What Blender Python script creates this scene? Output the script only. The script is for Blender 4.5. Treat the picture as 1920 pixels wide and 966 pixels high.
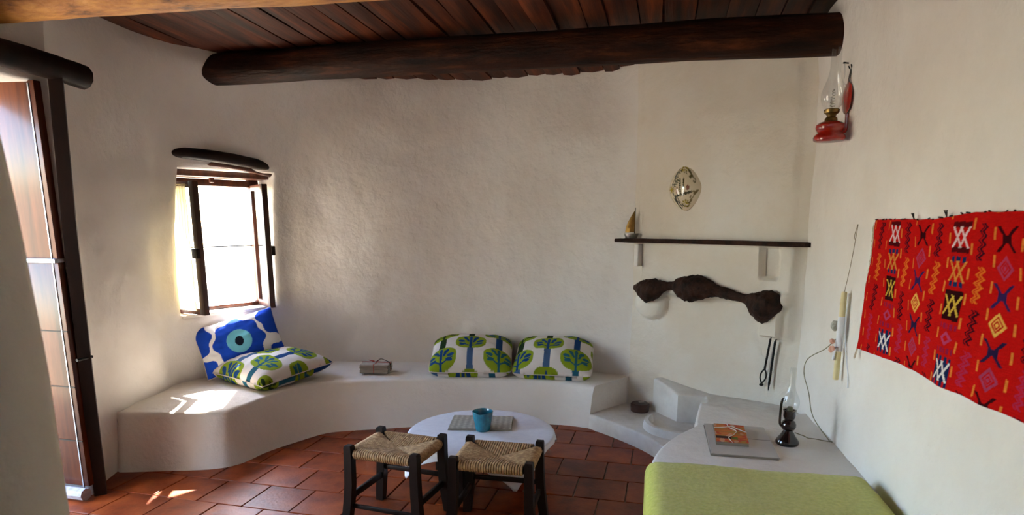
import bpy, bmesh, math, random
from mathutils import Vector, Matrix, noise, Euler
R = math.radians
rnd = random.Random(7)
for o in list(bpy.data.objects): bpy.data.objects.remove(o)
scene = bpy.context.scene
col = scene.collection

# ------------------------------------------------------------------ camera
cam = bpy.data.cameras.new('camera'); camo = bpy.data.objects.new('camera', cam); col.objects.link(camo)
camo.location = (0, 0, 1.5); camo.rotation_euler = (R(79), 0, 0)
cam.sensor_width = 36; cam.lens = 36 * 1170 / 1920; cam.shift_y = 157 / 1920
cam.clip_start = .02; cam.clip_end = 400
cam.dof.use_dof = True; cam.dof.focus_distance = 3.7; cam.dof.aperture_fstop = 3.5
scene.camera = camo
# ------------------------------------------------------------------ world, sun, exposure
SUN_TRAVEL = Vector((.19, -.85, -.86)).normalized()
w = bpy.data.worlds.new('sky'); scene.world = w; w.use_nodes = True
nt = w.node_tree
sky = nt.nodes.new('ShaderNodeTexSky'); sky.sky_type = 'NISHITA'; sky.sun_disc = False
sky.sun_elevation = R(44.5); sky.sun_rotation = R(-13); sky.air_density = 1.2; sky.ozone_density = 1.8; sky.dust_density = .8
nt.links.new(sky.outputs[0], nt.nodes['Background'].inputs[0]); nt.nodes['Background'].inputs[1].default_value = .42
sl = bpy.data.lights.new('sun', 'SUN'); sl.energy = 6.8; sl.angle = R(.6); sl.color = (1, .93, .82)
so = bpy.data.objects.new('sun', sl); col.objects.link(so); so.rotation_euler = SUN_TRAVEL.to_track_quat('-Z', 'Y').to_euler()
so.location = (-3, 12, 14)
vs = scene.view_settings
vs.view_transform = 'Standard'; vs.look = 'None'; vs.gamma = 1; vs.use_curve_mapping = False
vs.exposure = 3.3

# ------------------------------------------------------------------ materials
def lin(c):
    return tuple(((v / 255) / 12.92 if v / 255 <= .04045 else ((v / 255 + .055) / 1.055) ** 2.4) for v in c) + (1,)
MATS = {}
def mat(name, c1, rough=.6, c2=None, scale=(8, 8, 8), detail=6, bump=0, bscale=None, bdist=.01, metal=0, spec=.5, lo=.35, hi=.65,
        coat=0, rand=0, attr=None, sheen=0, transl=0, c3=None, contrast_noise=None):
    if name in MATS: return MATS[name]
    m = bpy.data.materials.new(name); m.use_nodes = True; n = m.node_tree; b = n.nodes['Principled BSDF']
    b.inputs['Roughness'].default_value = rough; b.inputs['Metallic'].default_value = metal
    b.inputs['Specular IOR Level'].default_value = spec; b.inputs['Coat Weight'].default_value = coat
    b.inputs['Coat Roughness'].default_value = .12
    if sheen: b.inputs['Sheen Weight'].default_value = sheen
    L = n.links.new
    tc = n.nodes.new('ShaderNodeTexCoord'); mp = n.nodes.new('ShaderNodeMapping'); mp.inputs['Scale'].default_value = scale
    L(tc.outputs['Object'], mp.inputs[0])
    src = None
    if attr:
        a = n.nodes.new('ShaderNodeAttribute'); a.attribute_name = attr; src = a.outputs['Color']
    elif c2:
        nz = n.nodes.new('ShaderNodeTexNoise'); nz.inputs['Scale'].default_value = 1; nz.inputs['Detail'].default_value = detail
        nz.inputs['Roughness'].default_value = .62
        vec = mp.outputs[0]
        if rand:
            oi = n.nodes.new('ShaderNodeObjectInfo'); ad = n.nodes.new('ShaderNodeVectorMath'); ad.operation = 'ADD'
            sc = n.nodes.new('ShaderNodeVectorMath'); sc.operation = 'SCALE'; sc.inputs[0].default_value = (31, 17, 23)
            L(oi.outputs['Random'], sc.inputs['Scale']); L(mp.outputs[0], ad.inputs[0]); L(sc.outputs[0], ad.inputs[1]); vec = ad.outputs[0]
        L(vec, nz.inputs['Vector'])
        r = n.nodes.new('ShaderNodeValToRGB'); r.color_ramp.elements[0].position = lo; r.color_ramp.elements[1].position = hi
        r.color_ramp.elements[0].color = lin(c1); r.color_ramp.elements[1].color = lin(c2)
        if c3:
            e = r.color_ramp.elements.new((lo + hi) / 2); e.color = lin(c3)
        L(nz.outputs['Fac'], r.inputs[0]); src = r.outputs[0]
        if rand:
            hs = n.nodes.new('ShaderNodeHueSaturation'); mr = n.nodes.new('ShaderNodeMapRange')
            mr.inputs[3].default_value = 1 - rand; mr.inputs[4].default_value = 1 + rand
            L(oi.outputs['Random'], mr.inputs[0]); L(mr.outputs[0], hs.inputs['Value']); L(src, hs.inputs['Color']); src = hs.outputs[0]
    if src: L(src, b.inputs['Base Color'])
    else: b.inputs['Base Color'].default_value = lin(c1)
    if bump:
        nb = n.nodes.new('ShaderNodeTexNoise'); nb.inputs['Scale'].default_value = 1; nb.inputs['Detail'].default_value = 8
        nb.inputs['Roughness'].default_value = .6
        mb = n.nodes.new('ShaderNodeMapping'); mb.inputs['Scale'].default_value = bscale or scale
        L(tc.outputs['Object'], mb.inputs[0]); L(mb.outputs[0], nb.inputs['Vector'])
        bp = n.nodes.new('ShaderNodeBump'); bp.inputs['Strength'].default_value = bump; bp.inputs['Distance'].default_value = bdist
        L(nb.outputs['Fac'], bp.inputs['Height']); L(bp.outputs[0], b.inputs['Normal'])
    if transl:
        tr = n.nodes.new('ShaderNodeBsdfTranslucent'); mx = n.nodes.new('ShaderNodeMixShader'); mx.inputs[0].default_value = transl
        if src: L(src, tr.inputs[0])
        else: tr.inputs[0].default_value = lin(c1)
        L(b.outputs[0], mx.inputs[1]); L(tr.outputs[0], mx.inputs[2]); L(mx.outputs[0], n.nodes['Material Output'].inputs[0])
    MATS[name] = m; return m
def glass_mat(name, tint=(.95, .96, .96, 1), refl=.09):
    m = bpy.data.materials.new(name); m.use_nodes = True; n = m.node_tree; n.nodes.clear()
    out = n.nodes.new('ShaderNodeOutputMaterial'); mx = n.nodes.new('ShaderNodeMixShader')
    tr = n.nodes.new('ShaderNodeBsdfTransparent'); tr.inputs[0].default_value = tint
    gl = n.nodes.new('ShaderNodeBsdfGlossy'); gl.inputs['Roughness'].default_value = .03
    lw = n.nodes.new('ShaderNodeLayerWeight'); pw = n.nodes.new('ShaderNodeMath'); pw.operation = 'POWER'; pw.inputs[1].default_value = 3.5
    ml = n.nodes.new('ShaderNodeMath'); ml.operation = 'MULTIPLY_ADD'; ml.inputs[1].default_value = .45; ml.inputs[2].default_value = refl
    lw.inputs[0].default_value = .5; n.links.new(lw.outputs['Facing'], pw.inputs[0]); n.links.new(pw.outputs[0], ml.inputs[0])
    n.links.new(ml.outputs[0], mx.inputs[0]); n.links.new(tr.outputs[0], mx.inputs[1]); n.links.new(gl.outputs[0], mx.inputs[2])
    n.links.new(mx.outputs[0], out.inputs[0]); return m
PLASTER = mat('plaster', (224, 215, 206), .9, (233, 227, 220), (1.3, 1.3, 1.3), bump=.5, bscale=(4.5, 4.5, 4.5), bdist=.04, spec=.2)
PLASTERC = mat('cream_plaster', (222, 209, 191), .9, (230, 223, 212), (1.3, 1.3, 1.3), bump=.5, bscale=(4.5, 4.5, 4.5), bdist=.04, spec=.2)
HEARTH = mat('hearth_plaster', (194, 184, 174), .9, (226, 220, 212), (3, 3, 3), bump=.5, bscale=(9, 9, 9), bdist=.02, spec=.2, lo=.3, hi=.6)
TILE = mat('terracotta', (108, 40, 15), .36, (156, 72, 30), (6, 6, 6), spec=.2, bump=.35, bscale=(45, 45, 20), bdist=.004, rand=.16, c3=(136, 58, 24))
GROUT = mat('grout', (120, 104, 90), .9, (150, 134, 118), (20, 20, 20))
PLANK = mat('plank_wood', (34, 15, 9), .6, (122, 60, 30), (1.2, 14, 14), bump=.5, bscale=(2, 40, 40), bdist=.006, rand=.35, c3=(74, 34, 18), lo=.3, hi=.72, spec=.2)
LOGD = mat('dark_log', (26, 14, 9), .6, (96, 50, 25), (3.5, 16, 16), bump=.9, bscale=(7, 30, 30), bdist=.015, c3=(50, 24, 12), lo=.34, hi=.74, spec=.15)
LOGL = mat('lit_ochre_log', (70, 38, 16), .6, (206, 142, 62), (5, 15, 15), bump=1, bscale=(9, 28, 28), bdist=.02, c3=(178, 112, 44), lo=.3, hi=.6)  # near log: ochre lightened so the glow from the door is in its colour
DARKW = mat('dark_stained_wood', (16, 9, 6), .5, (36, 20, 13), (10, 10, 3), bump=.2, bscale=(40, 40, 6), bdist=.003, spec=.2)
GNARL = mat('gnarled_wood', (24, 13, 9), .65, (62, 36, 24), (14, 14, 14), bump=.9, bscale=(40, 40, 40), bdist=.012, spec=.2)
WINW = mat('window_wood', (62, 30, 18), .4, (104, 54, 32), (20, 20, 3), bump=.2, bscale=(50, 50, 5), bdist=.002)
WINDK = mat('window_dark_wood', (44, 24, 16), .45, (70, 40, 27), (20, 20, 3), bump=.2, bscale=(50, 50, 5), bdist=.002)
DOORW = mat('varnished_door', (56, 24, 12), .24, (98, 48, 24), (16, 16, 1.2), bump=.12, bscale=(30, 30, 2), bdist=.003, coat=.12, spec=.3)
BLANKET = mat('green_blanket', (186, 186, 78), .95, (206, 204, 102), (60, 60, 60), bump=.7, bscale=(90, 90, 90), bdist=.006, sheen=.3, spec=.1)
MATTR = mat('mattress_cloth', (216, 208, 196), .9, (226, 220, 210), (30, 30, 30), bump=.2, bdist=.002)
LINEN = mat('white_linen', (226, 224, 232), .85, (234, 232, 238), (30, 30, 30), bump=.25, bscale=(60, 60, 60), bdist=.002, spec=.15)
RUSH = mat('rush', (146, 106, 66), .7, (208, 170, 120), (55, 55, 55), bump=.3, bscale=(160, 160, 160), bdist=.002, c3=(172, 132, 88))
TEAL = mat('teal_glaze', (12, 96, 118), .18, (22, 122, 142), (30, 30, 30), coat=.5)
IRON = mat('black_iron', (20, 18, 18), .5, (36, 33, 32), (40, 40, 40), metal=.6)
BROWNC = mat('dark_brown_ceramic', (22, 13, 11), .14, (36, 22, 18), (20, 20, 20), coat=.6)
REDM = mat('red_enamel', (150, 22, 12), .25, (176, 34, 18), (30, 30, 30), coat=.5)
BRASS = mat('aged_brass', (110, 88, 48), .35, (150, 124, 74), (40, 40, 40), metal=.9)
BRASSD = mat('dull_brass', (110, 80, 34), .4, (150, 112, 54), (30, 30, 30), metal=.8)
SILVER = mat('pewter', (176, 174, 168), .28, (206, 204, 198), (30, 30, 30), metal=.9)
STEEL = mat('galvanised', (170, 174, 186), .35, (196, 200, 210), (30, 30, 30), metal=.7)
GLASS = glass_mat('clear_glass'); PANE = glass_mat('window_pane', (.96, .97, .96, 1))
CURT = mat('cream_curtain', (226, 212, 172), .9, (238, 226, 192), (30, 30, 2), transl=.4, spec=.1)
WAX = mat('beeswax', (226, 206, 150), .5, (234, 216, 166), (20, 20, 20))
RIBBON = mat('white_ribbon', (222, 222, 228), .8, (232, 232, 236), (40, 40, 40))
SHELLG = mat('grey_shell', (140, 136, 122), .5, (190, 186, 172), (90, 90, 90))
SHELLP = mat('pink_shell', (206, 140, 116), .5, (226, 176, 154), (90, 90, 90))
CORD = mat('dull_cord', (120, 112, 84), .7, (150, 142, 112), (60, 60, 60))
WHCORD = mat('white_cord', (206, 204, 204), .7)
STRING = mat('string', (150, 134, 112), .8)
PAPER = mat('grey_paper', (168, 162, 154), .85, (186, 180, 172), (12, 12, 12))
PAPERE = mat('paper_edges', (120, 112, 102), .9, (178, 168, 154), (4, 4, 300))
REDSTR = mat('red_string', (176, 70, 56), .8)
WHSTR = mat('white_string', (224, 218, 206), .8)
DARKBR = mat('chocolate_tin', (46, 24, 18), .4, (64, 36, 28), (40, 40, 40))
WEATH = mat('weathered_board', (138, 128, 136), .6, (176, 166, 172), (3, 30, 30), bump=.4, bscale=(4, 60, 60), bdist=.003)
GROUND = mat('outdoor_paving', (176, 160, 132), .9, (192, 176, 148), (2, 2, 2), bump=.2, bdist=.02)
PAINTED = mat('painted_cloth', (255, 255, 255), .9, attr='Col', spec=.1, bump=.15, bscale=(180, 180, 180), bdist=.002)
WOVEN = mat('woven_wool', (255, 255, 255), .95, attr='Col', spec=.05, bump=.6, bscale=(240, 240, 240), bdist=.003)
GLAZED = mat('painted_glaze', (255, 255, 255), .12, attr='Col', coat=.7)
PRINT = mat('printed_paper', (255, 255, 255), .7, attr='Col', spec=.2)

# ------------------------------------------------------------------ mesh helpers
class MB:
    def __init__(s): s.v = []; s.f = []
    def add(s, vs, fs):
        k = len(s.v); s.v += [tuple(p) for p in vs]; s.f += [tuple(i + k for i in f) for f in fs]; return s
    def box(s, c, d, rot=None, ch=0.0):
        hx, hy, hz = d[0] / 2, d[1] / 2, d[2] / 2
        bm = bmesh.new(); bmesh.ops.create_cube(bm, size=1)
        for v in bm.verts: v.co = Vector((v.co.x * d[0], v.co.y * d[1], v.co.z * d[2]))
        if ch: bmesh.ops.bevel(bm, geom=bm.edges[:], offset=min(ch, hx * .9, hy * .9, hz * .9), segments=2, affect='EDGES', profile=.5)
        M = Matrix.Translation(c) @ (rot if rot else Matrix())
        bm.verts.index_update()
        s.add([M @ v.co for v in bm.verts], [[v.index for v in f.verts] for f in bm.faces]); bm.free(); return s
    def tube(s, pts, rad, n=8, caps=True, closed=False):
        pts = [Vector(p) for p in pts]; m = len(pts)
        if not hasattr(rad, '__len__'): rad = [rad] * m
        t0 = (pts[1] - pts[0]).normalized(); up = Vector((0, 0, 1)) if abs(t0.z) < .9 else Vector((1, 0, 0))
        nrm = (up - t0 * up.dot(t0)).normalized(); vs = []
        for i in range(m):
            if closed: t = (pts[(i + 1) % m] - pts[i - 1]).normalized()
            else: t = (pts[min(i + 1, m - 1)] - pts[max(i - 1, 0)]).normalized()
            nrm = (nrm - t * nrm.dot(t)).normalized(); b = t.cross(nrm)
            for k in range(n):
                a = 2 * math.pi * k / n; vs.append(pts[i] + (nrm * math.cos(a) + b * math.sin(a)) * rad[i])
        fs = []
        for i in range(m if closed else m - 1):
            j = (i + 1) % m
            for k in range(n): fs.append((i * n + k, i * n + (k + 1) % n, j * n + (k + 1) % n, j * n + k))
        if caps and not closed: fs += [tuple(range(n))[::-1], tuple((m - 1) * n + k for k in range(n))]
        return s.add(vs, fs)
    def lathe(s, prof, n=28, c=(0, 0, 0), capb=True, capt=True):
        vs = []; c = Vector(c)
        for r, z in prof:
            for k in range(n):
                a = 2 * math.pi * k / n; vs.append(c + Vector((r * math.cos(a), r * math.sin(a), z)))
        fs = []
        for i in range(len(prof) - 1):
            for k in range(n): fs.append((i * n + k, i * n + (k + 1) % n, (i + 1) * n + (k + 1) % n, (i + 1) * n + k))
        if capb: fs.append(tuple(range(n))[::-1])
        if capt: fs.append(tuple((len(prof) - 1) * n + k for k in range(n)))
        return s.add(vs, fs)
    def build(s, name, m, parent=None, loc=(0, 0, 0), rot=(0, 0, 0), smooth=40, uvcol=None):
        me = bpy.data.meshes.new(name); me.from_pydata(s.v, [], s.f)
        bm = bmesh.new(); bm.from_mesh(me); bmesh.ops.recalc_face_normals(bm, faces=bm.faces); bm.to_mesh(me); bm.free()
        me.materials.append(m)
        if smooth:
            for p in me.polygons: p.use_smooth = True
            me.set_sharp_from_angle(angle=R(smooth))
        if uvcol:
            a = me.color_attributes.new('Col', 'FLOAT_COLOR', 'POINT')
            for i, c in enumerate(uvcol): a.data[i].color = c
        o = bpy.data.objects.new(name, me); col.objects.link(o); o.location = loc; o.rotation_euler = rot
        if parent: o.parent = parent
        return o
def smoothmod(o, lv=1):
    md = o.modifiers.new('subd', 'SUBSURF'); md.levels = lv; md.render_levels = lv; return o
def tag(o, label=None, cat=None, group=None, kind=None):
    if label: o['label'] = label
    if cat: o['category'] = cat
    if group: o['group'] = group
    if kind: o['kind'] = kind
    return o
def empty(name, loc=(0, 0, 0), rotz=0, rot=None):
    o = bpy.data.objects.new(name, None); col.objects.link(o); o.location = loc
    o.rotation_euler = rot if rot else (0, 0, rotz); o.empty_display_size = .05; return o
def catmull(P, n=10, closed=False):
    out = []; m = len(P); P = [Vector(p) for p in P]
    for i in range(m if closed else m - 1):
        g = lambda k: P[k % m] if closed else P[max(0, min(m - 1, k))]
        a, b, c, d = g(i - 1), g(i), g(i + 1), g(i + 2)
        for k in range(n):
            t = k / n
            out.append(.5 * ((2 * b) + (c - a) * t + (2 * a - 5 * b + 4 * c - d) * t * t + (-a + 3 * b - 3 * c + d) * t ** 3))
    if not closed: out.append(P[-1])
    return out
def nz(p, s): return noise.noise(Vector(p) * s)

# ------------------------------------------------------------------ room shell
ZT = 2.86
BACK = [(-2.31, 3.27, -2.26, 3.27), (-2.385, 3.5, -2.36, 3.5), (-2.40, 3.78, -2.345, 3.8), (-2.40, 4.12, -2.24, 4.13), (-2.37, 4.41, -2.02, 4.37),
        (-1.89, 4.99, -1.58, 4.76), (-1.68, 5.09, -1.42, 4.90), (-1.38, 5.10, -1.16, 4.96), (-.9, 5.08, -.76, 4.99), (-.3, 5.03, -.3, 5.0),
        (.3, 4.92, .3, 4.87), (.7, 4.78, .7, 4.70), (.9, 4.66, .87, 4.56)]
LEFT = [(-3.73, -2.5, -3.68, -2.5), (-2.31, 3.27, -2.26, 3.27)]
FIRE = [(.9, 4.66, .87, 4.56), (1.78, 3.78, 1.70, 3.74)]
RIGHT = [(1.78, 3.78, 1.70, 3.74), (.562, -2.5, .55, -2.5)]
FRONT = [(.562, -2.5, .55, -2.5), (-3.73, -2.5, -3.68, -2.5)]
def ceil_z(x, y): return 2.525 + .045 * (4.85 - (.2419 * x + .9703 * y))      # the boards fall slightly towards the back wall
def densify(ctrl, smooth):
    b = [Vector((p[0], p[1])) for p in ctrl]; t = [Vector((p[2], p[3])) for p in ctrl]
    if smooth: return catmull(b, 12), catmull(t, 12)
    n = 40; return ([b[0].lerp(b[1], i / n) for i in range(n + 1)], [t[0].lerp(t[1], i / n) for i in range(n + 1)])
class Curve:
    def __init__(s, ctrl, smooth=False):
        s.b, s.t = densify(ctrl, smooth); s.L = [0]
        for i in range(1, len(s.b)): s.L.append(s.L[-1] + (s.b[i] - s.b[i - 1]).length)
        s.len = s.L[-1]; s.n0 = s.n1 = None
    def _at(s, arr, q):
        q = max(0, min(s.len, q))
        for i in range(len(s.L) - 1):
            if q <= s.L[i + 1] + 1e-9:
                f = (q - s.L[i]) / max(1e-9, s.L[i + 1] - s.L[i]); return arr[i].lerp(arr[i + 1], f)
        return arr[-1]
    def p(s, q, z):
        e = (max(0, z) / 2.52) ** 4.5 if z < 2.52 else 1
        return s._at(s.b, q).lerp(s._at(s.t, q), e)
    def n(s, q):   # into the room (to the right of travel)
        h = .12; a = s._at(s.b, q - h); b = s._at(s.b, q + h); d = (b - a).normalized(); v = Vector((d.y, -d.x))
        for e, ov in ((q, s.n0), (s.len - q, s.n1)):
            if ov is not None and e < .12: v = v.lerp(ov, 1 - e / .12).normalized()
        return v
    def find2(s, x, y): return min(((s._at(s.b, s.len * i / 3000) - Vector((x, y))).length, s.len * i / 3000) for i in range(3001))[1]
    def find(s, x, y): return min(((s.b[i] - Vector((x, y))).length, s.L[i]) for i in range(len(s.b)))[1]
def relief(p, q, z):
    d = .022 * nz((p.x, p.y, z * .8), 1.6) + .009 * nz((p.x, p.y, z), 5.0) + .0035 * nz((p.x, p.y, z), 14)
    return d
def make_wall(name, cv, thick, step, holes=(), extra=None, zmin=-.06, m_=None):
    qs = set(); zs = set()
    def lines(a, b, cuts, st):
        pts = sorted(set([a, b] + [c for c in cuts if a < c < b])); out = []
        for i in range(len(pts) - 1):
            n = max(1, round((pts[i + 1] - pts[i]) / st)); out += [pts[i] + (pts[i + 1] - pts[i]) * k / n for k in range(n)]
        return out + [b]
    qs = lines(0, cv.len, [h[0] for h in holes] + [h[1] for h in holes], step)
    zs = lines(zmin, ZT, [h[2] for h in holes] + [h[3] for h in holes], step)
    nq, nzv = len(qs), len(zs)
    def inhole(q, z): return any(h[0] < q < h[1] and h[2] < z < h[3] for h in holes)
    def onedge(q, z): return any(h[0] - 1e-6 <= q <= h[1] + 1e-6 and h[2] - 1e-6 <= z <= h[3] + 1e-6 for h in holes)
    m = MB(); I = {}; O = {}; Mid = {}
    cell = lambda i, j: not inhole((qs[i] + qs[i + 1]) / 2, (zs[j] + zs[j + 1]) / 2)
    for i, q in enumerate(qs):
        n = cv.n(q)
        for j, z in enumerate(zs):
            if inhole(q, z): continue
            p = cv.p(q, z); d = relief(Vector((p.x, p.y, 0)), q, z)
            if extra: d += extra(q, z)
            pin = p + n * d
            po = cv.p(q, 0) - n * thick
            if onedge(q, z):
                pin2 = p + n * (d - .03)
                pin = p + n * (d - .008)
                cx = sum((h[0] + h[1]) / 2 for h in holes) / len(holes); cz = sum((h[2] + h[3]) / 2 for h in holes) / len(holes)
                g = .012; tq = cv._at(cv.b, q + .01) - cv._at(cv.b, q - .01); tq.normalize()
                sgq = (1 if cx > q else -1) if any(abs(q - e) < 1e-6 for h in holes for e in h[:2]) else 0
                sgz = (1 if cz > z else -1) if any(abs(z - e) < 1e-6 for h in holes for e in h[2:]) else 0
                Mid[i, j] = len(m.v); m.v.append((pin2.x + tq.x * g * sgq, pin2.y + tq.y * g * sgq, z + g * sgz))
            I[i, j] = len(m.v); m.v.append((pin.x, pin.y, z))
            O[i, j] = len(m.v); m.v.append((po.x, po.y, z))
    for i in range(nq - 1):
        for j in range(nzv - 1):
            if cell(i, j):
                m.f.append((I[i, j], I[i + 1, j], I[i + 1, j + 1], I[i, j + 1])); m.f.append((O[i, j], O[i, j + 1], O[i + 1, j + 1], O[i + 1, j]))
    def br(a, b):
        if a in Mid and b in Mid:
            m.f.append((I[a], I[b], Mid[b], Mid[a])); m.f.append((Mid[a], Mid[b], O[b], O[a]))
        else: m.f.append((I[a], I[b], O[b], O[a]))
    for i in range(nq - 1):
        for j in range(nzv):
            up = j < nzv - 1 and cell(i, j); dn = j > 0 and cell(i, j - 1)
            if up != dn: br((i, j), (i + 1, j))
    for j in range(nzv - 1):
        for i in range(nq):
            r_ = i < nq - 1 and cell(i, j); l_ = i > 0 and cell(i - 1, j)
            if r_ != l_: br((i, j), (i, j + 1))
    return tag(m.build(name, m_ or PLASTER, smooth=55), kind='structure')
cvL, cvB, cvF, cvR, cvN = Curve(LEFT), Curve(BACK, True), Curve(FIRE), Curve(RIGHT), Curve(FRONT)
chain = (cvL, cvB, cvF, cvR, cvN)
for i_ in range(5):      # shared corner normals keep neighbouring walls closed
    A_, B_ = chain[i_], chain[(i_ + 1) % 5]
    nn = (A_.n(A_.len) + B_.n(0)).normalized() if i_ else Vector((.970, -.2425))
    A_.n1_, B_.n0_ = nn, nn
for c_ in chain: c_.n0, c_.n1 = c_.n0_, c_.n1_
qd1 = cvL.len - .03; qd0 = qd1 - 1.02
make_wall('wall_left', cvL, .46, .06, [(qd0, qd1, -.0601, 2.17)])
qa = cvB.find2(-2.368, 4.415); qb = cvB.find2(-1.888, 4.99)
make_wall('wall_back', cvB, .34, .032, [(qa, qb, .80, 1.86)])
def bump_(x, a, b, s):   # soft-edged 1 between a and b
    f = lambda t: max(0, min(1, t)); k = lambda t: t * t * (3 - 2 * t)
    return k(f((x - a) / s + .5)) * k(f((b - x) / s + .5))
def fire_relief(q, z):
    d = .045 * bump_(q, .085, 1.20, .03) * bump_(z, .98, 1.36, .035)              # hood between log and shelf
    d -= .055 * bump_(q, .985, 1.10, .018) * bump_(z, 1.14, 1.338, .03)             # small niche under the shelf
    d += .085 * max(0, 1 - ((q - .17) / .14) ** 2 - ((z - .90) / .115) ** 2) ** .5 if ((q - .17) / .14) ** 2 + ((z - .90) / .115) ** 2 < 1 else 0
    d += .085 * bump_(q, 1.005, 1.135, .03) * bump_(z, .775, 1.0, .03)             # right corbel
    d += .04 * bump_(q, 1.13, 1.205, .03) * bump_(z, .76, 1.05, .035)
    d += .010 * bump_(q, .05, 1.16, .06) * bump_(z, 1.36, 2.8, .03)
    return d
make_wall('wall_fireplace', cvF, .3, .0125, extra=fire_relief, m_=PLASTERC)
make_wall('wall_right', cvR, .3, .06)
make_wall('wall_front', cvN, .3, .12)
# the end of a partition wall that juts in on the left, close to the viewer
m = MB(); N = 40
for j in range(N + 1):
    z = -.05 + (ZT + .05) * j / N; xe = -.905 - .03 * max(0, (z - 1.2) / .5) ** 1.2 + .008 * nz((0, 0, z), 3)
    ring = [(-3.28, 1.0)] + [(xe - .14 + .14 * math.sin(a), 1.14 - .14 * math.cos(a)) for a in [k * math.pi / 12 for k in range(0, 13)]] + [(-3.18, 1.28)]
    m.v += [(x, y + .0, z) for x, y in ring]
K = 15
for j in range(N):
    for k in range(K): m.f.append((j * K + k, j * K + (k + 1) % K, (j + 1) * K + (k + 1) % K, (j + 1) * K + k))
m.f += [tuple(range(K)), tuple(N * K + k for k in range(K))]
tag(m.build('wall_partition', PLASTER), kind='structure')

# room outline, for cutting floor and ceiling boards
OUT = []
for cv in (cvL, cvB, cvF, cvR, cvN):
    OUT += [cv.p(cv.len * i / 60, 0) for i in range(60)]
OUTT = []
for cv in (cvL, cvB, cvF, cvR, cvN):
    OUTT += [cv.p(cv.len * i / 60, 2.52) for i in range(60)]
# ground outside
tag(MB().box((-2, 6, -.16), (70, 70, .1)).build('outdoor_ground', GROUND, smooth=0), kind='structure')
tag(MB().box((-4.0, 3.95, 1.1), (2.6, .25, 2.4), Matrix.Rotation(R(-14), 4, 'Z'), ch=.03).build('wall_sun_block', PLASTER), kind='structure')  # unseen wall added outside the door to block sun from the doorway
# ---- floor with tiles
fl = MB(); n = len(OUT)
cx = Vector((-.6, 2))
fl.v = [(p.x, p.y, -.012) for p in OUT] + [(p.x, p.y, -.1) for p in OUT]
fl.f = [tuple(range(n)), tuple(range(n, 2 * n))[::-1]] + [(i, (i + 1) % n, n + (i + 1) % n, n + i) for i in range(n)]
floor = tag(fl.build('floor', GROUT, smooth=0), kind='structure')
def inside(p, poly):
    c = False; k = len(poly)
    for i in range(k):
        a, b = poly[i], poly[i - 1]
        if (a.y > p.y) != (b.y > p.y) and p.x < (b.x - a.x) * (p.y - a.y) / (b.y - a.y) + a.x: c = not c
    return c
th = R(-14); EX = Vector((math.cos(th), math.sin(th))); EY = Vector((-math.sin(th), math.cos(th)))
TU, TV = .2835, .2735
tme = MB().box((0, 0, -.011), (TU - .007, TV - .007, .022), ch=.0025)
tile_mesh = None; rest = MB()
for r_ in range(-11, 19):
    for c_ in range(-14, 11):
        u = -.17 + (c_ + .5 + (.5 if r_ % 2 == 1 else 0)) * TU; v = 2.66 + (r_ - 10 + .5) * TV
        p = EX * u + EY * v
        if not inside(p, OUT): continue
        if (p - Vector((-.15, 5.6))).length < 1.05: continue
        if p.y < 1.25:      # behind the viewer and beside the bed, out of the picture
            rest.box((p.x, p.y, -.011), (TU - .007, TV - .007, .022), Matrix.Rotation(th, 4, 'Z')); continue
        if tile_mesh is None:
            t = tme.build('tile', TILE, smooth=12); tile_mesh = t.data
        else:
            t = bpy.data.objects.new('tile', tile_mesh); col.objects.link(t)
        t.parent = floor; t.location = (p.x, p.y, rnd.uniform(-.0012, .0012)); t.rotation_euler = (rnd.uniform(-.0025, .0025), rnd.uniform(-.0025, .0025), th + rnd.uniform(-.006, .006))
tag(rest.build('tiles_behind', TILE, floor, smooth=0), kind='stuff')
# door step outside
tag(MB().box((-2.78, 2.88, -.03), (.62, 1.2, .05), Matrix.Rotation(R(-14), 4, 'Z'), ch=.01).build('trim_1', GROUND), kind='structure')
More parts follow.
